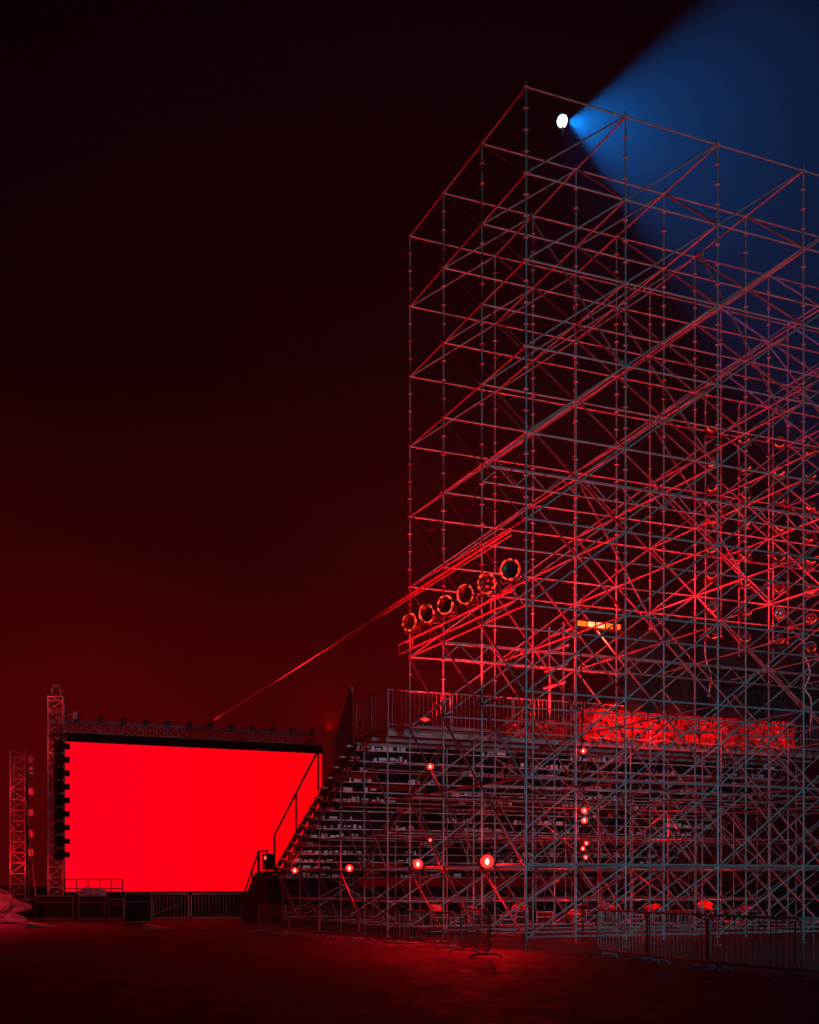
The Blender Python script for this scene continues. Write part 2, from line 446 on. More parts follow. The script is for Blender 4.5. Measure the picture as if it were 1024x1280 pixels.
for k in range(12):
    bm = bmesh.new(); add_lathe(bm, [(.02, 0), (.12, .02), (.13, .25), (.08, .3)], Matrix.Translation((.5+k*1.0, -.1, .5)) @ Matrix.Rotation(.9, 4, 'X'), 10)
    add_tube(bm, (.5+k, -.02, .45), (.5+k, -.02, .62), .04); obj('lamp_head', bm, drum_mat, tt)
# the truss hangs on a post at each end
for x in (.02, SL-.4):
    bm = bmesh.new(); add_tube(bm, (x, .9, -8.22), (x, .9, .3), .08); add_tube(bm, (x, .9, .25), (x, .2, .25), .05); obj('truss_post', bm, dark, tt)
# ------------------------------------------------------------------ truss towers and line array
t1 = thing('truss_tower', 'red lit square truss tower with a loop on top, beside the video wall', 'truss tower', (-15.4, 51.2, 0), .2)
box_truss(9.6, .62, t1, 'truss_frame', steel, .04, .022, .45)
bm = bmesh.new()
add_path(bm, [(-.2, 0, 9.6), (-.2, 0, 9.9), (-.1, 0, 10.15), (.1, 0, 10.15), (.2, 0, 9.9), (.2, 0, 9.6)], .05); add_box(bm, (0, 0, 9.62), (.7, .7, .05))
obj('top_loop', bm, steel, t1)
bm = bmesh.new(); add_tube(bm, (.3, -.1, 8.9), (.85, -.1, 8.9), .04); add_box(bm, (.8, -.1, 8.85), (.18, .18, .3)); obj('side_arm', bm, steel, t1)
bm = bmesh.new(); add_box(bm, (0, 0, .15), (1.1, 1.1, .3)); obj('base', bm, dark, t1)
t2 = thing('truss_tower', 'slimmer farther truss tower near the left edge, with small lamps on its side', 'truss tower', (-18.6, 56, 0), .1)
box_truss(7.9, .7, t2, 'truss_frame', steel_worn, .04, .022, .5)
bm = bmesh.new(); add_box(bm, (0, 0, .15), (1.2, 1.2, .3)); obj('base', bm, dark, t2)
for z in (7.4, 6.9, 5.9, 4.9, 3.9, 3.0):
    bm = bmesh.new(); add_box(bm, (.58, -.1, z), (.2, .2, .3)); add_tube(bm, (.3, 0, z), (.55, -.05, z), .03); obj('side_lamp', bm, plastic, t2)
arr = thing('line_array', 'curved hang of black loudspeakers overlapping the left edge of the red video wall', 'loudspeakers', (-15.12, 50.7, 0), .25)
bm = bmesh.new(); add_box(bm, (-.05, .05, 7.95), (.7, .5, .12)); add_tube(bm, (0, .05, 8), (-.3, .3, 9.2), .02); obj('flying_frame', bm, dark, arr)
for k in range(9):
    bm = bmesh.new(); z = 7.45-k*.585
    vsx = [(-.2, -.3, -.27), (.2, -.3, -.2), (.2, .3, -.2), (-.2, .3, -.27), (-.2, -.3, .27), (.2, -.3, .2), (.2, .3, .2), (-.2, .3, .27)]
    vv = [bm.verts.new(Vector(p)+Vector((0, 0, z))) for p in vsx]
    for f in ((0, 1, 2, 3), (7, 6, 5, 4), (0, 4, 5, 1), (1, 5, 6, 2), (2, 6, 7, 3), (3, 7, 4, 0)): bm.faces.new([vv[q] for q in f])
    add_box(bm, (.3, -.05, z), (.26, .5, .22))
    obj('speaker_cabinet', bm, cabinet, arr)
mast = thing('lamp_mast', 'thin dark mast with a small crossbar between the two truss towers', 'mast', (-17.1, 52.5, 0), 0)
bm = bmesh.new(); add_tube(bm, (0, 0, 0), (0, 0, 6.6), .05); add_box(bm, (0, 0, .03), (.5, .5, .06)); obj('pole', bm, dark, mast)
bm = bmesh.new(); add_tube(bm, (-.35, 0, 6.55), (.4, 0, 6.55), .06); add_tube(bm, (-.35, 0, 6.3), (.4, 0, 6.3), .04); obj('crossbar', bm, steel_worn, mast)
sg = tag(obj('guy_wire', (lambda bm: (add_tube(bm, (-17.15, 52.4, 5.6), (-16.2, 51.2, 0.0), .028), bm)[1])(bmesh.new()), cable_mat), 'thin red lit stay leaning between mast and left truss tower', 'stay')
# long rope from the tower to the screen
rope = obj('steel_cable', (lambda bm: (add_path(bm, [P(-.12, .5, 9.86), P(-.12, 7, 9.7), P(-.12, 14, 9.5), P(-.12, 22, 9.28), P(-.12, 31.5, 9.05)], .036, 8), add_path(bm, [P(-.12, .5, 9.74), P(-.12, 7, 9.6), P(-.12, 14, 9.42)], .02, 6), bm)[2])(bmesh.new()), cable_mat)
tag(rope, 'long taut steel cable running from the scaffold tower to the top of the video wall', 'cable')
# ================================================================== LAMPS
# six round floodlights in a row on the tower's left face
bar = tag(obj('lamp_bar', (lambda bm: (add_tube(bm, P(-.14, .3, 8.42), P(-.14, 7.3, 8.42), .03), add_tube(bm, P(-.14, .3, 8.15), P(-.14, 7.3, 8.15), .025),
    [add_tube(bm, P(-.14, v, 8.15), P(-.14, v, 8.42), .015, 6) for v in (.3, 1.5, 2.7, 3.9, 5.1, 6.3, 7.3)],
    [add_tube(bm, P(-.14, v, 8.42), P(.0, v, 8.42), .02, 6) for v in (.6, 2.3, 4.6, 6.8)], bm)[4])(bmesh.new()), steel), 'double steel pipe on the tower\'s left face that carries six round floodlights', 'pipe')
def make_flood(name, r, depth, label, cat, lens=None, ring=(0, 6.28)):
    t = thing(name, label, cat)
    bm = bmesh.new()      # axis +Z is the way it faces
    add_lathe(bm, [(.02, -depth), (r*.55, -depth*.98), (r*.8, -depth*.75), (r*.95, -depth*.1), (r*1.08, -.03), (r*1.08, .03), (r*.93, .03), (r*.9, -.04), (r*.5, -depth*.35), (.01, -depth*.45)], None, 22)
    for a in range(8):
        q = 2*PI*a/8; add_box(bm, (0, 0, 0), (.02, .03, depth*.5), Matrix.Translation((r*.93*math.cos(q), r*.93*math.sin(q), -depth*.4)) @ Matrix.Rotation(q, 4, 'Z'))
    obj('housing', bm, drum_mat, t)
    bm = bmesh.new()
    for q in range(4): add_lathe(bm, [(.001, .0), (.09, -.01), (.1, -.03)], Matrix.Translation((.16*math.cos(q*PI/2+.5)*r/.3, .16*math.sin(q*PI/2+.5)*r/.3, -.07)), 12)
    obj('lens', bm, lens or glass, t)
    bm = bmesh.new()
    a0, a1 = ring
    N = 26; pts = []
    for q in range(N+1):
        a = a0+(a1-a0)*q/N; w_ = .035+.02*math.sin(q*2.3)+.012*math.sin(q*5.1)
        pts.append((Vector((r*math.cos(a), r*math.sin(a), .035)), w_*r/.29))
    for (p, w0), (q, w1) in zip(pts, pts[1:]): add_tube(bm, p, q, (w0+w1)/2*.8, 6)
    obj('painted_rim_light', bm, rim_light_paint, t)  # stands in for red light on the rim, not a lamp of its own
    bm = bmesh.new()
    add_path(bm, [(-r*1.15, 0, -.1), (-r*1.15, -r*1.15, -.12), (r*1.15, -r*1.15, -.12), (r*1.15, 0, -.1)], .025); add_tube(bm, (0, -r*1.15, -.12), (0, -r*1.45, -.12), .03)
    obj('yoke', bm, drum_mat, t)
    return t
flood_txt = ['nearest of six round floodlights on the pipe, next to the corner post, pale lenses showing', 'second round floodlight from the tower\'s corner post in the row of six',
    'third round floodlight from the tower\'s corner post in the row of six', 'fourth round floodlight from the tower\'s corner post in the row of six',
    'fifth round floodlight from the tower\'s corner post in the row of six', 'last of six round floodlights, farthest out, past the tower\'s rear post']
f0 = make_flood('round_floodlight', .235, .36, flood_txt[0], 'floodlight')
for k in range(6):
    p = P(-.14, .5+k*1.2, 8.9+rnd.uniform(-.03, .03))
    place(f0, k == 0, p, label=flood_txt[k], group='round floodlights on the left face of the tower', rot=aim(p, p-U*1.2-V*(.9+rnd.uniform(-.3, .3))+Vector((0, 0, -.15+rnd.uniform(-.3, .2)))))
# hanging columns of small floodlights inside the tower
cols = [8.77, 10.0, 11.3, 12.5]
names4 = ['first', 'second', 'third', 'fourth']
rows8 = ['topmost', 'second from top', 'third from top', 'fourth from top', 'fourth from bottom', 'third from bottom', 'second from bottom', 'lowest']
hf = make_flood('hanging_floodlight', .15, .26, 'x', 'floodlight', ring=(-2.9, -.4))  # half ring paints red light along the lower rim only
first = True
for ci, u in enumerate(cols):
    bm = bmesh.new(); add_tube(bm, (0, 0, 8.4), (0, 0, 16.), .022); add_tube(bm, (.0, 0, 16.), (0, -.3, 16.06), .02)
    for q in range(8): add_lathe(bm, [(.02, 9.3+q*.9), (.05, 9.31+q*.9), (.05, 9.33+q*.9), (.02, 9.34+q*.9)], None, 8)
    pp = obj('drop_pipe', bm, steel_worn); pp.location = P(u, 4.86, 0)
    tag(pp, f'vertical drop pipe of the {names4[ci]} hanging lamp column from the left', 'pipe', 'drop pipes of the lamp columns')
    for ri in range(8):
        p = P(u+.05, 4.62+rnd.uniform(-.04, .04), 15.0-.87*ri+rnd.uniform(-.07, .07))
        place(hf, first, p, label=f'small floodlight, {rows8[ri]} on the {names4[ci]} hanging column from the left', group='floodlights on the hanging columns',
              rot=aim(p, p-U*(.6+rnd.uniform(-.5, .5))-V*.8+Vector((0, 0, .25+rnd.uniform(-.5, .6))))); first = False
def hang(pts, r, label, grp=None, m=None):
    pts = [Vector(p) for p in pts]; out = []
    for i in range(len(pts)-1):
        p0, p1, p2, p3 = pts[max(i-1, 0)], pts[i], pts[i+1], pts[min(i+2, len(pts)-1)]
        for q in range(8):
            t = q/8; out.append(.5*((2*p1)+(p2-p0)*t+(2*p0-5*p1+4*p2-p3)*t*t+(3*p1-p0-3*p2+p3)*t**3))
    out.append(pts[-1]); bm = bmesh.new(); add_path(bm, out, r, 6)
    tag(obj('hanging_cable', bm, m or dark), label, 'cable', grp)
hang([P(12.5, 4.9, 8.8), P(12.6, 4.7, 8.1), P(12.45, 4.75, 7.6), P(12.65, 4.7, 7.2), P(12.6, 4.7, 6.2)], .02, 'pale cable tail dangling under the rightmost hanging lamp column', None, board_white)
hang([P(8.77, 4.9, 8.8), P(8.7, 4.75, 8.2), P(8.85, 4.7, 7.7), P(8.75, 4.7, 7.1)], .02, 'pale cable tail dangling under the leftmost hanging lamp column', None, board_white)
hang([P(.05, 6.8, 12.0), P(.2, 5.6, 11.3), P(.05, 4.5, 11.9), P(.2, 3.4, 11.2), P(.05, 2.3, 11.95), P(.15, 1.2, 11.4), P(.05, .1, 11.95)], .016, 'black cable looping along the left face above the round floodlights')
hang([P(5.44, 2.3, 14.0), P(6.6, 2.35, 13.4), P(8.1, 2.3, 14.0), P(9.5, 2.35, 13.3), P(10.88, 2.3, 14.0)], .016, 'black cable swagged between inner posts high on the right')
hang([P(2.75, 2.2, 8.0), P(2.85, 2.15, 6.4), P(2.78, 2.1, 5.1), P(2.86, 2.12, 3.6), P(2.8, 2.15, 2.2), P(2.9, 2.2, .05)], .018, 'black cable running down the inner post with the small red lamps')
# orange LED batten
bt = thing('led_batten', 'glowing orange lamp bar hung inside the tower, left of the black curtain', 'light bar', P(4.75, 5.5, 9.1), RZ)
bm = bmesh.new(); add_box(bm, (.73, .06, 0), (1.6, .1, .22)); add_tube(bm, (.2, .06, .1), (.2, .06, .9), .015); add_tube(bm, (1.3, .06, .1), (1.3, .06, .9), .015); obj('housing', bm, dark, bt)
for k in range(5):
    bm = bmesh.new(); add_box(bm, (.12+k*.31, -.02, 0), ((.27, .2, .24, .2, .1)[k], .05, .13)); obj('cell', bm, bar_hot if k in (1, 2) else bar_lens, bt)
# ladder frame of pipes lit by it
lf = thing('pipe_frame', 'short ladder of four orange lit pipes below the glowing lamp bar', 'pipe frame', P(0, 0), RZ)
for k, z in enumerate((8.75, 8.3, 7.75, 7.25)):
    bm = bmesh.new(); add_tube(bm, (4.1-.05*k, 4.9-.2*(k == 0), z), (4.1-.05*k, 6.1, z), .04); obj('rung', bm, plastic, lf)
bm = bmesh.new(); add_tube(bm, (4.02, 5.9, 6.06), (4.02, 5.9, 9.), .03); add_tube(bm, (4.02, 5.1, 6.06), (4.02, 5.1, 9.), .03); add_tube(bm, (4.02, 5.1, 6.06), (4.02, 7.32, 6.06), .03); obj('upright', bm, steel_worn, lf)
# bright floor and clamp lamps
def make_par(name, r, label, lens, bulb=.32):
    t = thing(name, label, 'lamp')
    bm = bmesh.new(); add_lathe(bm, [(.01, -.3), (r*.6, -.28), (r*.8, -.2), (r, 0), (r*1.1, .02), (r*.95, .03)], None, 16)
    add_path(bm, [(-r*1.1, 0, -.1), (-r*1.1, -r*1.4, -.1), (r*1.1, -r*1.4, -.1), (r*1.1, 0, -.1)], .012); add_tube(bm, (0, -r*1.4, -.1), (0, -r*2.4, -.1), .02)
    obj('housing', bm, dark, t)
    bm = bmesh.new(); add_lathe(bm, [(.95*r, .0), (.7*r, .035), (.001, .05)], None, 16); obj('lens', bm, red_lens, t)
    if bulb: bm = bmesh.new(); add_lathe(bm, [(bulb*r, .05), (bulb*.7*r, .075), (.001, .085)], Matrix.Diagonal((1, 1.5, 1, 1)), 14); obj('bulb', bm, hot_lens, t)
    return t
par_txt = ['brightest red lamp, clamped to the tower\'s left face beside a bent steel post', 'bright red lamp low on the tower\'s left face, third along the receding row',
           'red lamp low under the stand, left of the tower\'s rear post', 'small red lamp low under the stand near its left end', 'tiny red lamp at the black landing by the video wall']
par_pos = [(-.22, 1.55, 2.08, .17), (-.22, 5.75, 2.08, .14), (-.3, 11.0, 2.02, .12), (-.4, 16.4, 2.0, .11), (-.72, 18.95, 2.5, .09)]
for k, (u, v, z, r) in enumerate(par_pos):
    p = P(u, v, z); t = make_par('clamp_lamp', r, par_txt[k], hot_lens)
    t.location = p; t.rotation_euler = aim(p, CAM+Vector((-1, 0, -3))); t['group'] = 'red lamps along the left face'
RED = (1, .003, .008)
for k, (u, v, z, r) in enumerate(par_pos[:4]):
    p = P(u, v, z); q = p+(CAM-p).normalized()*.35
    lamp('POINT', q+Vector((-.1, 0, 0)), RED, (110, 60, 30, 22)[k], radius=.08)
for k, e in ((0, 520), (1, 380), (2, 150)):
    u, v, z, r = par_pos[k]; p = P(u, v, z)+Vector((-.12, -.3, -.05)); lamp('SPOT', p, RED, e, P(u-1.6, v-1.8, 0), 95, .9, .08)
sm_pos = [(-.1, 5.2, 4.72, .09, 'red lamp clamped high on the tower\'s rear left post'), (-.1, 5.2, 2.72, .05, 'small red lamp below the high clamped lamp on the tower\'s rear left post'),
          (2.86, 2.1, 3.42, .09, 'upper of two bright red lamps on the second inner post'), (2.86, 2.1, 3.17, .09, 'lower of two bright red lamps on the second inner post'),
          (2.92, 2.1, 2.58, .06, 'small red lamp on the inner post, just under the bright pair'), (2.82, 2.1, 2.44, .06, 'small red lamp on the inner post, between two others'),
          (2.9, 2.1, 2.22, .06, 'lowest small red lamp on the inner post'), (2.95, 2.3, 4.98, .08, 'single red lamp on the inner post below the deck')]
for (u, v, z, r, tx) in sm_pos:
    p = P(u, v, z); t = make_par('beacon_lamp', r, tx, red_lens, .3); t.location = p; t.rotation_euler = aim(p, CAM); t['group'] = 'small red lamps in the scaffold'
    if r > .07: lamp('POINT', p+(CAM-p).normalized()*.25, RED, 9, radius=.06)
# strong red uplights standing on the stand's top deck
up_u = [.9, 3.9, 7.6, 10.3, 13.2]
up_txt = ['red uplight standing on the stand\'s deck behind the tower\'s '+w+' bay' for w in ('first', 'second', 'third', 'fourth', 'fifth')]
for k, u in enumerate(up_u):
    p = P(u, 7.75, DZ+.35); t = make_par('uplight', .16, up_txt[k], red_lens, 0); t.location = p
    tg = P(u-.3, 2.2, 15); t.rotation_euler = aim(p, tg); t['group'] = 'uplights on the deck'
    lamp('SPOT', p+(tg-p).normalized()*.15, RED, (1100, 1500, 1500, 1500, 1500)[k], tg, 125, .5, .12)
for (u, v, z, e, tu, tz, sz) in ((-.5, 2.0, 6.3, 1100, .8, 6, 125), (-.5, 4.6, 6.3, 1100, .8, 6, 125), (1.2, 5.6, 6.4, 1700, .8, 6, 125), (4.0, 5.6, 6.4, 1700, .8, 6, 125),
        (-1.3, 1.2, 8.4, 320, 6, 5.5, 165), (-1.3, 6.0, 8.4, 320, 6, 5.5, 165), (1.5, 3.4, 7.6, 600, 2, 4, 165), (4.3, 5.0, 9.4, 1100, 3, 3.4, 165), (7.2, 3.4, 9.5, 1200, 3, 3.4, 165), (9.9, 3.4, 9.5, 1200, 3, 3.4, 165), (12.2, 3.0, 9.5, 1200, 3, 3.4, 165), (8.2, 5.8, 9.5, 1000, .8, 6, 140)):
    lamp('SPOT', P(u, v, z), RED, e*.68, P(u+tu, v-.5, z+tz), sz, .6, .12)  # unseen red spots added inside and beside the tower to light its tubes
# the batten's own light
lamp('SPOT', P(5.5, 5.3, 9.0), (1, .06, .02), 300, P(6.5, 7.3, 5.5), 150, .5, .3)
for u in (6.6, 8.4, 10.6, 13): lamp('SPOT', P(u, 6.0, 6.2), RED, {6.6: 120, 8.4: 110, 10.6: 50, 13: 40}[u], P(u+.3, 7.2, 6.5), 140, .6, .1)  # unseen red spots added to brighten the canvas sheets
# unseen red points added under the stand to light the clutter
for (u, v, z, e) in ((1.6, 7.7, 1.25, 50), (3.4, 7.7, 1.25, 60), (5.6, 7.6, 1.25, 75), (8.4, 7.7, 1.25, 70), (11.4, 7.7, 1.25, 60), (6.5, 9.0, 3.4, 60), (10.5, 9.0, 3.4, 60)):
    lamp('POINT', P(u, v, z), RED, e, radius=.1)
# stage wash from the truss over the screen
for k in (2, 6, 10):
    p = S0+sd*(.5+k)+Vector((.2, -.35, 8.95)); lamp('SPOT', p, RED, 70, (-4+k*.8, 22, 0), 70, .6, .15)
lamp('SPOT', (-18.3, 55.2, 7.2), RED, 1500, (-17, 47, 0), 60, .5, .15)  # added red spot, from the far truss tower down to the tarpaulin heap
lamp('POINT', (-15.4, 43.2, 1.1), (1, .02, .06), 130, radius=.1)  # unattached pink point added to light the tarpaulin heap and wedges
lamp('SPOT', (-4+.2, 56.2, 8.9), RED, 26000, P(-.1, 14, 9.5), 24, .6, .1)  # narrow spot added at the truss end to brighten the steel cable
for (x, y, z, e) in ((-15.75, 49.9, 7.4, 60), (-15.8, 49.9, 1.9, 45), (-18.6, 54.6, 6, 60), (-18.6, 54.6, 2.2, 40), (-15.6, 50.2, 9.4, 30), (-8.5, 45.4, 1.4, 22), (-6, 46, 1.4, 22)): lamp('POINT', (x, y, z), (1, .012, .02), e, radius=.1)  # unattached red points added to light the truss towers and far barriers
lamp('SPOT', (-18.2, 54.3, .5), RED, 1300, (-18.6, 56, 6), 60, .5, .1)  # red spot without a fixture, added to light the far truss tower
# searchlight on a slim mast
LP = P(5.41, 7.5, 25.05)
mst = thing('searchlight_mast', 'slim dark mast rising behind the tower under the white searchlight', 'mast', P(5.41, 7.5, DZ), RZ)
bm = bmesh.new(); add_tube(bm, (0, 0, .0), (0, 0, 18.6), .014); add_box(bm, (0, 0, .01), (.3, .3, .02)); add_tube(bm, (0, 0, 6), (0.03, -.66, 6), .02); add_tube(bm, (0, 0, 13.9), (.03, -.66, 13.9), .02)
obj('pole', bm, cabinet, mst)
AX = Vector((1, .85, .44)).normalized()
sl_ = thing('searchlight', 'dazzling white searchlight high above the tower, throwing a blue beam', 'searchlight', LP, rot=AX.to_track_quat('Z', 'Y').to_euler())
bm = bmesh.new(); bmesh.ops.create_uvsphere(bm, u_segments=24, v_segments=14, radius=.17); obj('globe', bm, white_lens, sl_, True)
bm = bmesh.new(); add_lathe(bm, [(.2, -.03), (.22, -.03), (.22, .03), (.2, .03), (.2, -.03)], None, 28); obj('rim', bm, dark, sl_)
bm = bmesh.new(); q_ = AX.to_track_quat('Z', 'Y').inverted(); add_tube(bm, q_ @ Vector((0, 0, -.18)), q_ @ Vector((0, 0, -.47)), .04); obj('bracket', bm, dark, sl_)
lamp('SPOT', LP+AX*.34, (.0, .25, 1), 120000, LP+AX*5, 59, .3, .1)
lamp('SPOT', LP+AX*.34, (.05, .2, 1), 1500, LP+AX*5-Vector((0, 0, 2.5)), 140, .8, .1)
# ================================================================== BARRIERS
def make_barrier(L, h, label):
    t = thing('crowd_barrier', label, 'barrier')
    bm = bmesh.new()
    add_path(bm, [(.06, 0, .18), (0, 0, .26), (0, 0, h-.08), (.08, 0, h), (L-.08, 0, h), (L, 0, h-.08), (L, 0, .26), (L-.06, 0, .18), (.06, 0, .18)], .02)
    obj('frame', bm, steel, t)
    bm = bmesh.new(); n = int(L/.13)
    for k in range(1, n): add_tube(bm, (L*k/n, 0, .18), (L*k/n, 0, h), .008, 6)
    obj('bars', bm, steel, t)
    for x in (.25, L-.25):
        bm = bmesh.new(); add_path(bm, [(x, -.33, .0), (x, -.31, .06), (x, -.2, .1), (x, .2, .1), (x, .31, .06), (x, .33, .0)], .02); add_tube(bm, (x, 0, .1), (x, 0, .2), .018)
        obj('foot', bm, steel_worn, t)
    return t
b0 = make_barrier(2.2, .88, 'x'); first = True
bt_txt = ['barrier nearest the tower\'s front left corner, lit red', 'second barrier from the tower\'s corner in the red lit row', 'third barrier from the tower\'s corner in the red lit row',
          'fourth barrier from the tower\'s corner in the red lit row', 'last barrier of the red lit row, by the black landing']
A0, A1 = P(-1.75, .3), P(-3.2, 11.9)
dd = (A1-A0).normalized()
for k in range(5):
    p = A0+dd*(k*2.32)+Vector((rnd.uniform(-.06, .06), 0, 0)); place(b0, first, p, math.atan2(dd.y, dd.x)+rnd.uniform(-.03, .03), bt_txt[k], 'barriers along the left side'); first = False
b1 = make_barrier(2.2, 1.0, 'x')
rb = [((6.15, 18.72), math.radians(-16), 'big barrier at the right edge, nearest of all, running out of the picture'), ((5.2, 20.5), math.atan2(-1.8, .92), 'barrier at the right, seen slantwise, touching the nearest one with paired posts'),
      ((4.55, 22.5), math.atan2(-1.95, .63), 'second slanting barrier from the right, half lost in the dark'), ((3.92, 24.5), math.atan2(-1.95, .62), 'slanting barrier nearest the tower\'s front face, third from the right'), ((1.63, 23.9), math.atan2(2.0, -.46), 'barrier seen end on before the tower\'s front left corner')]
for k, ((x, y), rz, tx) in enumerate(rb): place(b1, k == 0, (x, y, 0), rz, tx, 'barriers in front of the tower')
sb_txt = ['left barrier before the red video wall', 'second barrier from the left before the video wall', 'third barrier from the left before the video wall', 'right barrier before the video wall, by the black landing']
b2 = make_barrier(2.2, 1.12, 'x')
for k in range(4): place(b2, k == 0, (-10.9+k*2.3, 46+k*.3, 0), .13, sb_txt[k], 'barriers before the video wall')
# ================================================================== STAGE-SIDE CLUTTER
def case(name, loc, s, rz, label, group=None):
    t = thing(name, label, 'case', loc, rz, group)
    bm = bmesh.new(); add_box(bm, (0, 0, s[2]/2+.08), s); bmesh.ops.bevel(bm, geom=bm.edges[:], offset=.02, segments=1, affect='EDGES'); obj('box', bm, case_mat, t)
    bm = bmesh.new()
    for sx in (-1, 1):
        for sy in (-1, 1):
            add_tube(bm, (sx*(s[0]/2), sy*(s[1]/2), .08), (sx*(s[0]/2), sy*(s[1]/2), s[2]+.08), .018, 6)
    for sy in (-1, 1): add_box(bm, (0, sy*(s[1]/2+.004), s[2]*.7+.08), (s[0], .012, .03))
    for z in (.1, s[2]+.06):
        for sy in (-1, 1): add_box(bm, (0, sy*s[1]/2, z), (s[0], .02, .03))
        for sx in (-1, 1): add_box(bm, (sx*s[0]/2, 0, z), (.02, s[1], .03))
    obj('edging', bm, steel_worn, t)
    for sx in (-1, 1):
        for sy in (-1, 1):
            bm = bmesh.new(); add_tube(bm, (sx*(s[0]/2-.12)-.02, sy*(s[1]/2-.12), .045), (sx*(s[0]/2-.12)+.02, sy*(s[1]/2-.12), .045), .045, 10); obj('caster', bm, dark, t)
    return t
case('flight_case', (-16.1, 48.3, 0), (1.0, .7, .8), .1, 'squat black flight case right of the pale bundle')
case('flight_case', (-14.6, 48.6, 0), (1.5, .8, .95), .05, 'long black flight case under the left part of the video wall')
case('flight_case', (-13.1, 48.7, 0), (1.0, .8, .95), .1, 'black flight case with a red lit bundle on its top')
case('flight_case', (-12.2, 48.9, 0), (.6, .6, .8), .2, 'narrow black flight case at the right end of the case row')
case('flight_case', (-10.3, 44.6, 0), (.95, .8, 1.1), .2, 'tall dark case standing alone before the left barrier')
def bundle(name, loc, s, seed, m, label, cat):
    from mathutils import noise
    bm = bmesh.new(); bmesh.ops.create_icosphere(bm, subdivisions=4, radius=1); off = Vector((seed*3.1, seed*1.7, 0))
    for v in bm.verts:
        c = v.co.copy()
        d = 1+.55*noise.noise(c*1.4+off)+.32*noise.noise(c*3.3+off)+.16*abs(noise.noise(c*7+off))
        v.co = Vector((c.x*d*s[0], c.y*d*s[1], max(0, c.z*d*.62+.38)*s[2]))
    o = tag(obj(name, bm, m), label, cat); o.location = loc
    return o
bundle('cloth_bundle', (-13.1, 48.6, 1.03), (.55, .3, .3), 3, plastic, 'crumpled pale bundle lying on the flight case', 'bundle')
bundle('tarpaulin_heap', (-16.75, 46.5, 0), (1.5, 1.0, 1.15), 5, plastic, 'big pale tarpaulin heap at the left edge of the ground', 'tarpaulin')
def wedge(loc, L, label):
    bm = bmesh.new(); p = [(0, -.3, 0), (0, .3, 0), (L, .3, 0), (L, -.3, 0), (0, -.3, .17), (0, .3, .17), (L, .3, .03), (L, -.3, .03)]
    vv = [bm.verts.new(q) for q in p]
    for f in ((0, 1, 2, 3), (7, 6, 5, 4), (0, 4, 5, 1), (1, 5, 6, 2), (2, 6, 7, 3), (3, 7, 4, 0)): bm.faces.new([vv[q] for q in f])
    o = tag(obj('ramp_wedge', bm, plastic), label, 'ramp', 'pale ramp wedges'); o.location = loc
wedge((-13.35, 41.0, 0), 1.0, 'pale ramp wedge on the ground beside the tarpaulin heap'); wedge((-8.95, 39.6, 0), .8, 'pale ramp wedge on the ground beside the lone dark case')
side = thing('side_platform', 'low railed platform at the left edge beside the far truss tower', 'platform', (-20.6, 52.5, 0), .05)
bm = bmesh.new(); add_box(bm, (0, 0, 1.0), (5, 2, .12)); add_box(bm, (0, -1.0, 1.75), (3.6, .05, .1)); obj('deck', bm, steel_worn, side)
bm = bmesh.new()
for q in range(9): add_tube(bm, (-1.2+q*.45, -1, 0), (-1.2+q*.45, -1, 2.2), .022)
for z in (1.3, 1.7, 2.2): add_tube(bm, (-2.4, -1, z), (2.45, -1, z), .03)
obj('railing', bm, steel, side)
# equipment under the stand
und = ['first', 'second', 'third', 'fourth', 'fifth', 'sixth', 'seventh', 'eighth', 'ninth', 'tenth', 'eleventh', 'twelfth', 'thirteenth', 'fourteenth', 'fifteenth']
uu = .6
for k in range(15):
    uu += rnd.uniform(.5, 1.25)
    case_h = rnd.uniform(.4, .7)
    case('flight_case', P(uu, 8.35+rnd.uniform(-.1, .1)), (rnd.uniform(.4, .62), .5, case_h), RZ+rnd.uniform(-.15, .15), f'dark case under the stand\'s rear edge, {und[k]} from the left', 'cases under the stand')
    if k % 2 == 0:
        o = bundle('cloth_bundle', P(uu+rnd.uniform(-.05, .05), 8.3, case_h+.09), (rnd.uniform(.18, .26), .18, rnd.uniform(.16, .3)), 20+k, canvas, f'small cloth bundle tinted with red light on the {und[k]} dark case under the stand', 'bundle'); o['group'] = 'cloth bundles under the stand'
# ================================================================== HAZE
bm = bmesh.new(); add_box(bm, (0, 60, 22.5), (170, 160, 47)); hz = obj('haze', bm, None) if False else None
me = bpy.data.meshes.new('haze'); bm.to_mesh(me); bm.free()
hm = bpy.data.materials.new('haze_air'); hm.use_nodes = True; nt = hm.node_tree; nt.nodes.clear()
pvn = nt.nodes.new('ShaderNodeVolumePrincipled'); pvn.inputs['Color'].default_value = (.9, .9, .92, 1); pvn.inputs['Density'].default_value = .0006; pvn.inputs['Anisotropy'].default_value = 0
ou = nt.nodes.new('ShaderNodeOutputMaterial'); nt.links.new(pvn.outputs[0], ou.inputs['Volume']); me.materials.append(hm)
hz = bpy.data.objects.new('haze', me); C.objects.link(hz); hz['kind'] = 'stuff'
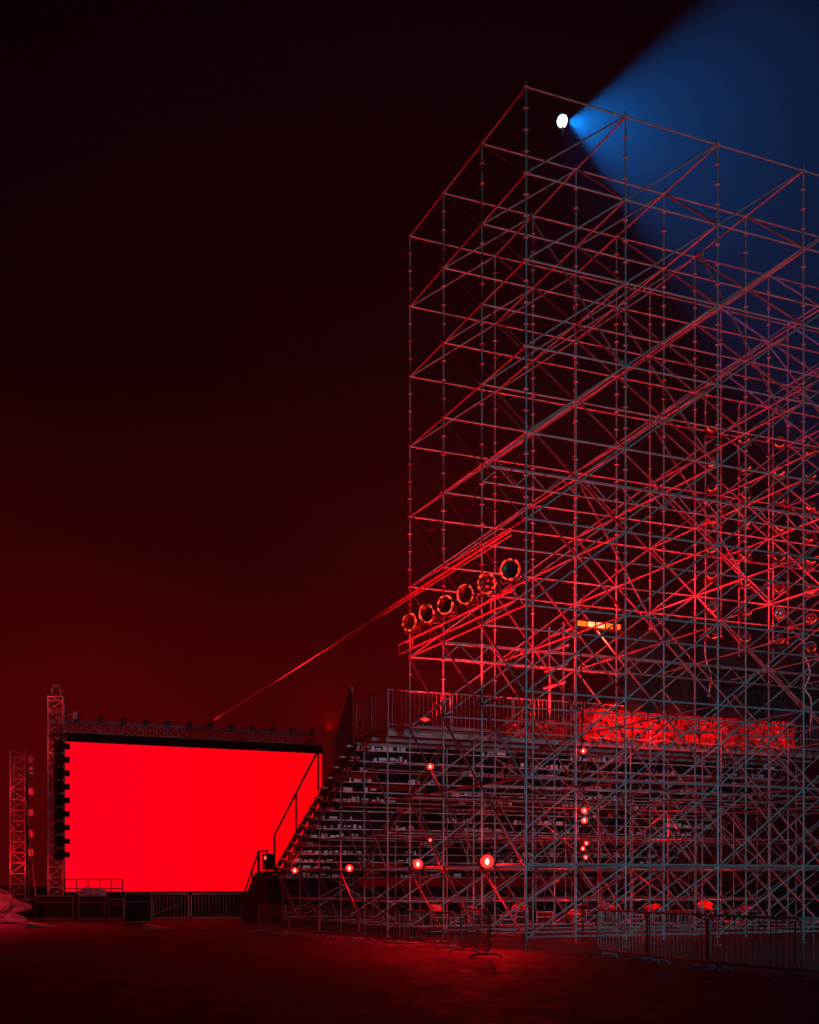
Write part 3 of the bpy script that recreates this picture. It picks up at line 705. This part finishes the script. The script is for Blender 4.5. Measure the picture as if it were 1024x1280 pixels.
# ================================================================== SKY
w = bpy.data.worlds.new('World'); sc.world = w; w.use_nodes = True; nt = w.node_tree
bg = nt.nodes['Background']
tc = nt.nodes.new('ShaderNodeTexCoord'); sx = nt.nodes.new('ShaderNodeSeparateXYZ'); nt.links.new(tc.outputs['Generated'], sx.inputs[0])
rp = nt.nodes.new('ShaderNodeValToRGB'); cr = rp.color_ramp
cr.elements[0].position = .0; cr.elements[0].color = (.055, .0003, .0008, 1)
cr.elements[1].position = .62; cr.elements[1].color = (.0004, .0002, .0006, 1)
for p, c in ((.12, (.062, .0002, .0006)), (.24, (.034, .0002, .0008)), (.40, (.006, .0002, .0006))):
    el = cr.elements.new(p); el.color = c+(1,)
nt.links.new(sx.outputs[2], rp.inputs[0])
mr = nt.nodes.new('ShaderNodeMapRange'); mr.interpolation_type = 'SMOOTHSTEP'
mr.inputs['From Min'].default_value = .30; mr.inputs['From Max'].default_value = -.05; mr.inputs['To Min'].default_value = .1; mr.inputs['To Max'].default_value = 1
nt.links.new(sx.outputs[0], mr.inputs[0])
vm = nt.nodes.new('ShaderNodeVectorMath'); vm.operation = 'SCALE'; nt.links.new(rp.outputs[0], vm.inputs[0]); nt.links.new(mr.outputs[0], vm.inputs['Scale'])
no = nt.nodes.new('ShaderNodeTexNoise'); no.inputs['Scale'].default_value = 3.2; no.inputs['Detail'].default_value = 4; nt.links.new(tc.outputs['Generated'], no.inputs['Vector'])
m2 = nt.nodes.new('ShaderNodeMapRange'); m2.inputs['From Min'].default_value = .3; m2.inputs['From Max'].default_value = .7; m2.inputs['To Min'].default_value = .72; m2.inputs['To Max'].default_value = 1.25
nt.links.new(no.outputs['Fac'], m2.inputs[0])
v2 = nt.nodes.new('ShaderNodeVectorMath'); v2.operation = 'SCALE'; nt.links.new(vm.outputs[0], v2.inputs[0]); nt.links.new(m2.outputs[0], v2.inputs['Scale'])
nt.links.new(v2.outputs[0], bg.inputs[0]); bg.inputs[1].default_value = 1.
# ================================================================== MOONLIGHT
s = bpy.data.lights.new('moonlight', 'SUN'); s.energy = .03; s.color = (.5, .82, 1); s.angle = math.radians(4)
so = bpy.data.objects.new('moonlight', s); C.objects.link(so)
so.rotation_euler = Vector((-.25, 1, -.12)).to_track_quat('-Z', 'Y').to_euler()
# cool flood light of the site, out of the picture to the right
lamp('SPOT', (13, 5, 3.5), (.36, .76, 1), 6300, (11, 31, 9), 66, .5, .25)
# ================================================================== CAMERA
cam = bpy.data.cameras.new('camera'); co = bpy.data.objects.new('camera', cam); C.objects.link(co); sc.camera = co
co.location = CAM; co.rotation_euler = (PI/2, 0, 0)
cam.sensor_fit = 'VERTICAL'; cam.sensor_height = 36; cam.lens = 36*1468/1280
cam.shift_y = (1103-640)/1280; cam.clip_end = 2000
sc.view_settings.view_transform = 'Standard'; sc.view_settings.look = 'None'; sc.view_settings.exposure = 0; sc.view_settings.gamma = 1
sc.render.engine = 'CYCLES'
cy = sc.cycles
cy.use_denoising = True; cy.max_bounces = 4; cy.diffuse_bounces = 2; cy.glossy_bounces = 2; cy.volume_bounces = 0
cy.sample_clamp_indirect = 4; cy.sample_clamp_direct = 0
